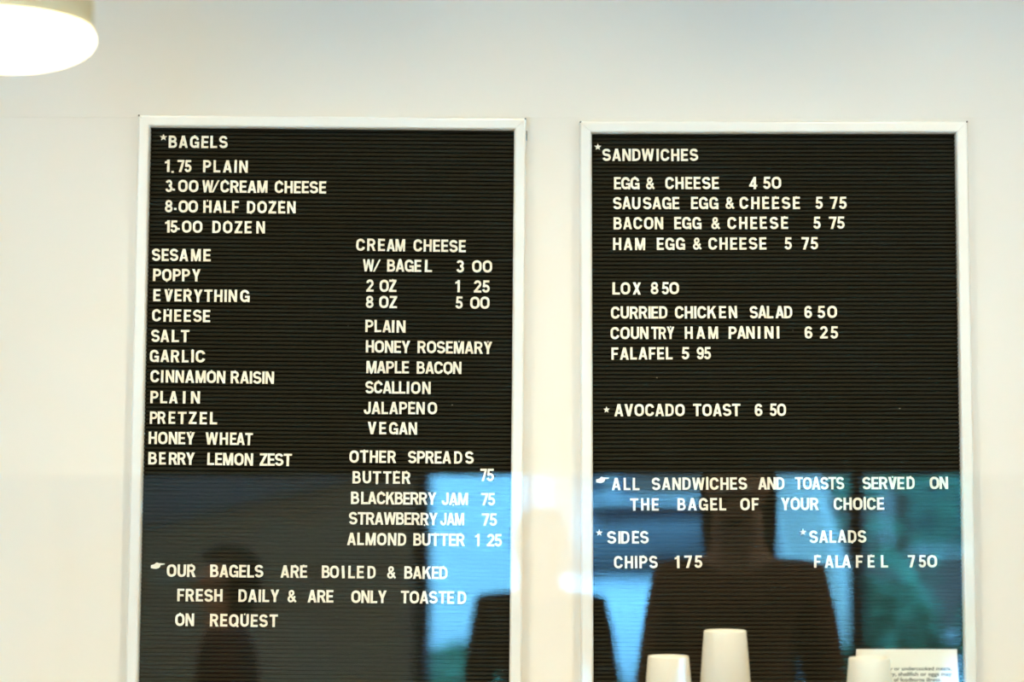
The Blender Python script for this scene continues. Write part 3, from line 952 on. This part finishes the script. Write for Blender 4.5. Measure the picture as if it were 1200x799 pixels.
def person(label, x, y, height, top, trousers, hair_len, elbows, wrists, turn=0.0, slim=1.0):
    """A standing figure looking along +Y; elbows and wrists are (left, right) points in figure space, 1.75 m tall before scaling."""
    root = thing('person', label, 'person', (x, y, 0), (0, 0, turn))
    k = height / 1.75
    root.scale = (k * slim, k, k)
    sh_ = [(-.175, 0, 1.41), (.175, 0, 1.41)]
    g = Graph()
    pel = g.add((0, 0, .97), (.15, .11))
    waist = g.add((0, 0, 1.10), (.128, .10), pel)
    chest = g.add((0, -.005, 1.30), (.155, .115), waist)
    top_ = g.add((0, -.005, 1.42), (.105, .08), chest)
    neck = g.add((0, .005, 1.50), (.055, .055), top_)
    skull = g.add((0, .02, 1.585), (.068, .078), neck)
    mid = g.add((0, .018, 1.66), (.076, .096), skull)
    g.add((0, .01, 1.725), (.055, .07), mid)
    g.add((0, .122, 1.61), (.013, .015), skull)                       # nose
    for s in (-1, 1):
        g.add((s * .088, .005, 1.635), (.010, .022), mid)             # ears
    for i, s in enumerate((-1, 1)):
        shd = g.add(sh_[i], .066, top_)
        el, wr = Vector(elbows[i]), Vector(wrists[i])
        a_ = g.add(tuple(Vector(sh_[i]).lerp(el, .5)), .050, shd)
        e_ = g.add(tuple(el), .041, a_)
        m_ = g.add(tuple(el.lerp(wr, .45)), .037, e_)
        w_ = g.add(tuple(wr), (.024, .029), m_)
        d_ = (wr - el).normalized()
        side = d_.cross(Vector((0, 1, 0)) if abs(d_.y) < .8 else Vector((0, 0, 1))).normalized()
        palm = g.add(tuple(wr + d_ * .055), (.020, .034), w_)
        front = side.cross(d_)
        for q in range(4):
            off = side * (.024 - .016 * q)
            ln = (.070, .080, .074, .058)[q]
            p1 = wr + d_ * .088 + off
            p2 = p1 + d_ * ln * .5 + front * .010
            p3 = p1 + d_ * ln * .85 + front * .030
            g.chain([(tuple(p1), .0095), (tuple(p2), .0088), (tuple(p3), .0078)], palm)
        t1 = wr + d_ * .035 + side * .040
        g.chain([(tuple(t1), .0105), (tuple(t1 + d_ * .032 + side * .016 + front * .012), .0095)], palm)
    for s in (-1, 1):
        hp = g.add((s * .09, 0, .90), .088, pel)
        th = g.add((s * .10, .008, .70), .076, hp)
        kn = g.add((s * .10, .012, .50), .056, th)
        cf = g.add((s * .10, -.005, .33), .053, kn)
        an = g.add((s * .10, -.01, .09), .038, cf)
        he = g.add((s * .10, -.02, .045), .040, an)
        g.add((s * .115, .16, .035), (.042, .026), he)
    skin_mesh('body', g.v, g.e, g.r, M_SKIN, root)
    # jacket or top
    g = Graph()
    b0 = g.add((0, 0, .93), (.165, .125))
    b1 = g.add((0, 0, 1.10), (.148, .118), b0)
    b2 = g.add((0, -.005, 1.30), (.172, .132), b1)
    b3 = g.add((0, -.005, 1.425), (.118, .094), b2)
    g.add((0, .0, 1.475), (.070, .068), b3)
    for i in range(2):
        shd = g.add(sh_[i], .080, b3)
        el, wr = Vector(elbows[i]), Vector(wrists[i])
        a_ = g.add(tuple(Vector(sh_[i]).lerp(el, .5)), .064, shd)
        e_ = g.add(tuple(el), .056, a_)
        g.add(tuple(el.lerp(wr, .93)), .040, e_)
    skin_mesh('top', g.v, g.e, g.r, top, root)
    g = Graph()
    p0 = g.add((0, 0, .99), (.155, .118))
    for s in (-1, 1):
        hp = g.add((s * .092, 0, .88), .100, p0)
        kn = g.add((s * .10, .010, .50), .072, hp)
        g.add((s * .10, -.006, .10), .058, kn)
    skin_mesh('trousers', g.v, g.e, g.r, trousers, root)
    for s in (-1, 1):
        bm = bmesh.new()
        bmesh.ops.create_uvsphere(bm, u_segments=16, v_segments=12, radius=1)
        bmesh.ops.transform(bm, matrix=Matrix.Translation((s * .10, .075, .045)) @ Matrix.Diagonal((.052, .135, .046, 1)), verts=bm.verts)
        for v in bm.verts:
            v.co.z = max(v.co.z, .002)
        obj('shoe', bm, M_PLASTIC, root, smooth=True)
        bm = bmesh.new()
        bmesh.ops.create_uvsphere(bm, u_segments=12, v_segments=8, radius=.0125)
        bmesh.ops.translate(bm, verts=bm.verts, vec=(s * .032, .103, 1.643))
        obj('eye', bm, M_EYE, root, smooth=True)
    bm = bmesh.new()
    bmesh.ops.create_uvsphere(bm, u_segments=12, v_segments=8, radius=1)
    bmesh.ops.transform(bm, matrix=Matrix.Translation((0, .095, 1.565)) @ Matrix.Diagonal((.024, .008, .006, 1)), verts=bm.verts)
    obj('mouth', bm, M_RED, root, smooth=True)
    # hair: a cap over the skull that falls down the back and sides
    bm = bmesh.new()
    bmesh.ops.create_icosphere(bm, subdivisions=4, radius=1)
    rr = random.Random(5)
    for v in bm.verts:
        d_ = v.co.copy()
        face = max(0.0, d_.y) * (1.0 if d_.z < .42 else 0.0)
        drop = max(0.0, -d_.z)
        v.co = Vector((d_.x * (.100 + .035 * min(1, drop * hair_len * 2)), d_.y * .118 - face * .13 - .005, 1.668 + d_.z * .098 - drop * hair_len))
        v.co += d_ * .004 * math.sin(d_.x * 60 + d_.y * 25)
    obj('hair', bm, M_HAIR, root, smooth=True)
    return root


person('person with long dark hair and a brown coat, mirrored over the sandwich board', 0.01, -3.47, 1.60, M_JACKET, M_JEANS, .24,
       ((-.24, -.02, 1.12), (.24, -.02, 1.12)), ((-.22, .10, .88), (.22, .10, .88)), 0.0, .92)
person('youngster in a black coat standing before the shop window, mirrored at the bagel board edge', -0.66, -4.60, 1.44, M_BLACK, M_BLACK, .10,
       ((-.23, -.02, 1.12), (.23, -.02, 1.12)), ((-.22, .08, .88), (.22, .08, .88)))
person('child in a dark red top, mirrored over the bagel board', -1.49, -4.30, 1.34, M_RED, M_JEANS, .12,
       ((-.23, -.02, 1.12), (.23, -.02, 1.12)), ((-.22, .06, .88), (.22, .06, .88)), 1.25, .9)
# ------------------------------------------------------------------ the street outside the shop window
M_PAVE = material('grey_pavement', (0.42, 0.42, 0.41), 0.9, noise=0.15, scale=2)
M_PALE = material('white_stucco', (0.78, 0.76, 0.72), 0.9, noise=0.05, scale=2)
M_BLUEGREY = material('slate_blue_render', (0.07, 0.085, 0.12), 0.9, noise=0.1, scale=2)
M_BRICK = material('dark_brick', (0.10, 0.055, 0.04), 0.9, noise=0.2, scale=8)
M_PANE = material('dark_window_glass', (0.02, 0.025, 0.03), 0.1)
M_LEAF = material('green_leaves', (0.05, 0.20, 0.11), 0.6, noise=0.5, scale=5)
M_BARK = material('brown_bark', (0.08, 0.05, 0.03), 0.9, noise=0.3, scale=10)
M_CARPAINT = material('white_car_paint', (0.75, 0.76, 0.78), 0.25)
M_TYRE = material('black_rubber', (0.012, 0.012, 0.012), 0.8)
M_CANVAS = material('white_canvas', (0.85, 0.85, 0.83), 0.9, noise=0.05, scale=10)

struct(obj('street', boxm(-16, 18, -34, YB - 0.15, -0.1, -0.001), M_PAVE))


def building(label, x0, x1, y, h, mat, n_win, door_x):
    b_ = thing('street_building', label, 'building', ((x0 + x1) / 2, y, 0), group=None)
    w = (x1 - x0) / 2
    obj('facade', boxm(-w, w, -6, 0, 0, h), mat, b_)
    obj('cornice', boxm(-w, w, .001, .18, h - .35, h - .05), M_PALE, b_)
    for fl in range(int(h // 3)):
        for i in range(n_win):
            cx = -w + (i + .5) * 2 * w / n_win
            if fl == 0 and abs(cx - door_x) < .8:
                continue
            ww = min(.45, w / n_win * .55)
            f_ = obj('window_frame', boxm(cx - ww - .05, cx + ww + .05, .001, .06, fl * 3 + .85, fl * 3 + 2.35), M_PALE, b_)
            obj('pane', boxm(cx - ww, cx + ww, .05, .07, fl * 3 + .9, fl * 3 + 2.3), M_PANE, f_)
    obj('street_door', boxm(door_x - .45, door_x + .45, .001, .06, .02, 2.1), M_BRICK, b_)
    return b_


building('pale stucco house across the street, mirrored beside the bagel board edge', -12.0, -4.03, -21, 7.0, M_PALE, 2, -1.2)
building('slate blue house across the street behind the parked white car', -4.0, -1.5, -21, 6.2, M_BLUEGREY, 2, .4)
building('narrow white house across the street between slate blue and brick houses', -1.48, -0.72, -21, 7.2, M_PALE, 1, .0)
building('dark brick house across the street behind the trees', -0.70, 6.0, -21, 6.5, M_BRICK, 3, 1.5)


def tree(label, x, y, h, r, seed, n=620):
    rr = random.Random(seed)
    t_ = thing('street_tree', label, 'tree', (x, y, 0), group=None)
    obj('trunk', tube([(0, 0, 0), (.03, .02, h * .3), (-.02, .0, h * .6), (0, 0, h * .85)], .05), M_BARK, t_)
    bm = bmesh.new()
    for _ in range(n):
        d_ = Vector((rr.gauss(0, 1), rr.gauss(0, 1), rr.gauss(0, 1))).normalized() * (rr.random() ** .4)
        c = Vector((d_.x * r, d_.y * r, h * .56 + d_.z * h * .44))
        q = Euler((rr.uniform(0, 6), rr.uniform(0, 6), rr.uniform(0, 6))).to_matrix()
        s = rr.uniform(.05, .11)
        vv = [bm.verts.new(c + q @ Vector(p)) for p in ((-s * .5, 0, 0), (0, -s, .01), (s * .5, 0, 0), (0, s, .01))]
        bm.faces.new(vv)
    obj('foliage', bm, M_LEAF, t_)


tree('leafy street tree outside the window, beside the folded white parasol', 0.20, -12.0, 4.2, .50, 1)
tree('smaller leafy street tree standing behind the first one', 1.05, -14.5, 3.8, .62, 2)

par = thing('folded_parasol', 'folded white canvas parasol leaning outside the shop window', 'parasol', (0.13, -8.9, 0), (0, math.radians(-13), 0))
obj('pole', tube([(0, 0, .04), (0, 0, 2.5)], .02), M_BARK, par)
bm = lathe([(.03, 2.45), (.09, 2.2), (.11, 1.7), (.13, 1.1), (.135, .85), (.10, .78), (.03, .78)], 40)
for v in bm.verts:
    a_ = math.atan2(v.co.y, v.co.x)
    f_ = 1 + .18 * math.cos(8 * a_)
    v.co.x *= f_
    v.co.y *= f_
obj('canopy', bm, M_CANVAS, par, smooth=True)
obj('base_plate', lathe([(0, .04), (.24, .04), (.25, .02), (.25, 0), (0, 0)], 32), M_BRICK, par)


def planter(label, x, y, seed):
    rr = random.Random(seed)
    t_ = thing('planter_shrub', label, 'planter', (x, y, 0), group=None)
    bm = bmesh.new()
    box(bm, -.30, .30, -.20, .20, .0, .42, bevel=.015)
    box(bm, -.33, .33, -.23, .23, .38, .44, bevel=.01)
    obj('planter_box', bm, M_BRICK, t_)
    bm = bmesh.new()
    for _ in range(1700):
        d_ = Vector((rr.gauss(0, 1), rr.gauss(0, 1), rr.gauss(0, 1))).normalized() * (rr.random() ** .4)
        c = Vector((d_.x * .38, d_.y * .28, .72 + d_.z * .34))
        q = Euler((rr.uniform(0, 6), rr.uniform(0, 6), rr.uniform(0, 6))).to_matrix()
        s = rr.uniform(.035, .07)
        vv = [bm.verts.new(c + q @ Vector(p)) for p in ((-s * .5, 0, 0), (0, -s, .01), (s * .5, 0, 0), (0, s, .01))]
        bm.faces.new(vv)
    obj('foliage', bm, M_LEAF, t_)
    return t_


for i_, px_ in enumerate((0.12, 0.90)):
    planter(['shrub in a brick box outside the window, beside the folded parasol', 'shrub in a brick box outside the window, farther from the folded parasol'][i_], px_, -9.5, 7 + i_)


planter('low shrub in a brick box outside the window, in front of the pale house', -1.86, -9.1, 12).scale = (.9, .7, .70)


def parked_car(label, x, y):
    c_ = thing('parked_car', label, 'car', (x, y, 0))
    # side outline swept across the width, nose towards the shop (+Y)
    body = [(2.1, .30), (2.12, .55), (2.0, .72), (1.1, .92), (-1.75, .95), (-2.1, .85), (-2.1, .30)]
    cabin = [(1.0, .92), (.35, 1.40), (-1.0, 1.43), (-1.75, .95)]

    def sweep(pts, w0, w1, mat, name):
        bm = bmesh.new()
        zs = [p[1] for p in pts]
        lo, hi = min(zs), max(zs)
        wd = lambda z: w0 + (w1 - w0) * (z - lo) / (hi - lo)
        L = [bm.verts.new((-wd(z), yy, z)) for yy, z in pts]
        Rr = [bm.verts.new((wd(z), yy, z)) for yy, z in pts]
        for i in range(len(pts)):
            j = (i + 1) % len(pts)
            bm.faces.new((L[i], L[j], Rr[j], Rr[i]))
        bm.faces.new(L)
        bm.faces.new(Rr)
        bmesh.ops.bevel(bm, geom=list(bm.edges), offset=.05, segments=3, affect='EDGES')
        return obj(name, bm, mat, c_, smooth=True)
    sweep(body, .86, .80, M_CARPAINT, 'car_body')
    sweep(cabin, .76, .58, M_PANE, 'cabin_glass')
    obj('roof_panel', boxm(-.60, .60, -1.05, .42, 1.405, 1.45, bevel=.02), M_CARPAINT, c_)
    for s in (-1, 1):
        for yy in (1.35, -1.3):
            bm = lathe([(0, .10), (.20, .10), (.31, .09), (.33, .05), (.33, -.05), (.31, -.09), (.20, -.10), (0, -.10)], 28)
            bmesh.ops.rotate(bm, verts=bm.verts, cent=(0, 0, 0), matrix=Matrix.Rotation(math.pi / 2, 3, 'Y'))
            bmesh.ops.translate(bm, verts=bm.verts, vec=(s * .80, yy, .33))
            obj('wheel', bm, M_TYRE, c_, smooth=True)
        obj('headlight', boxm(s * .62 - .14, s * .62 + .14, 2.03, 2.12, .58, .68, bevel=.02), M_PALE, c_)
    return c_


parked_car('white car parked nose-on across the pavement outside the shop window', -1.42, -13.5)
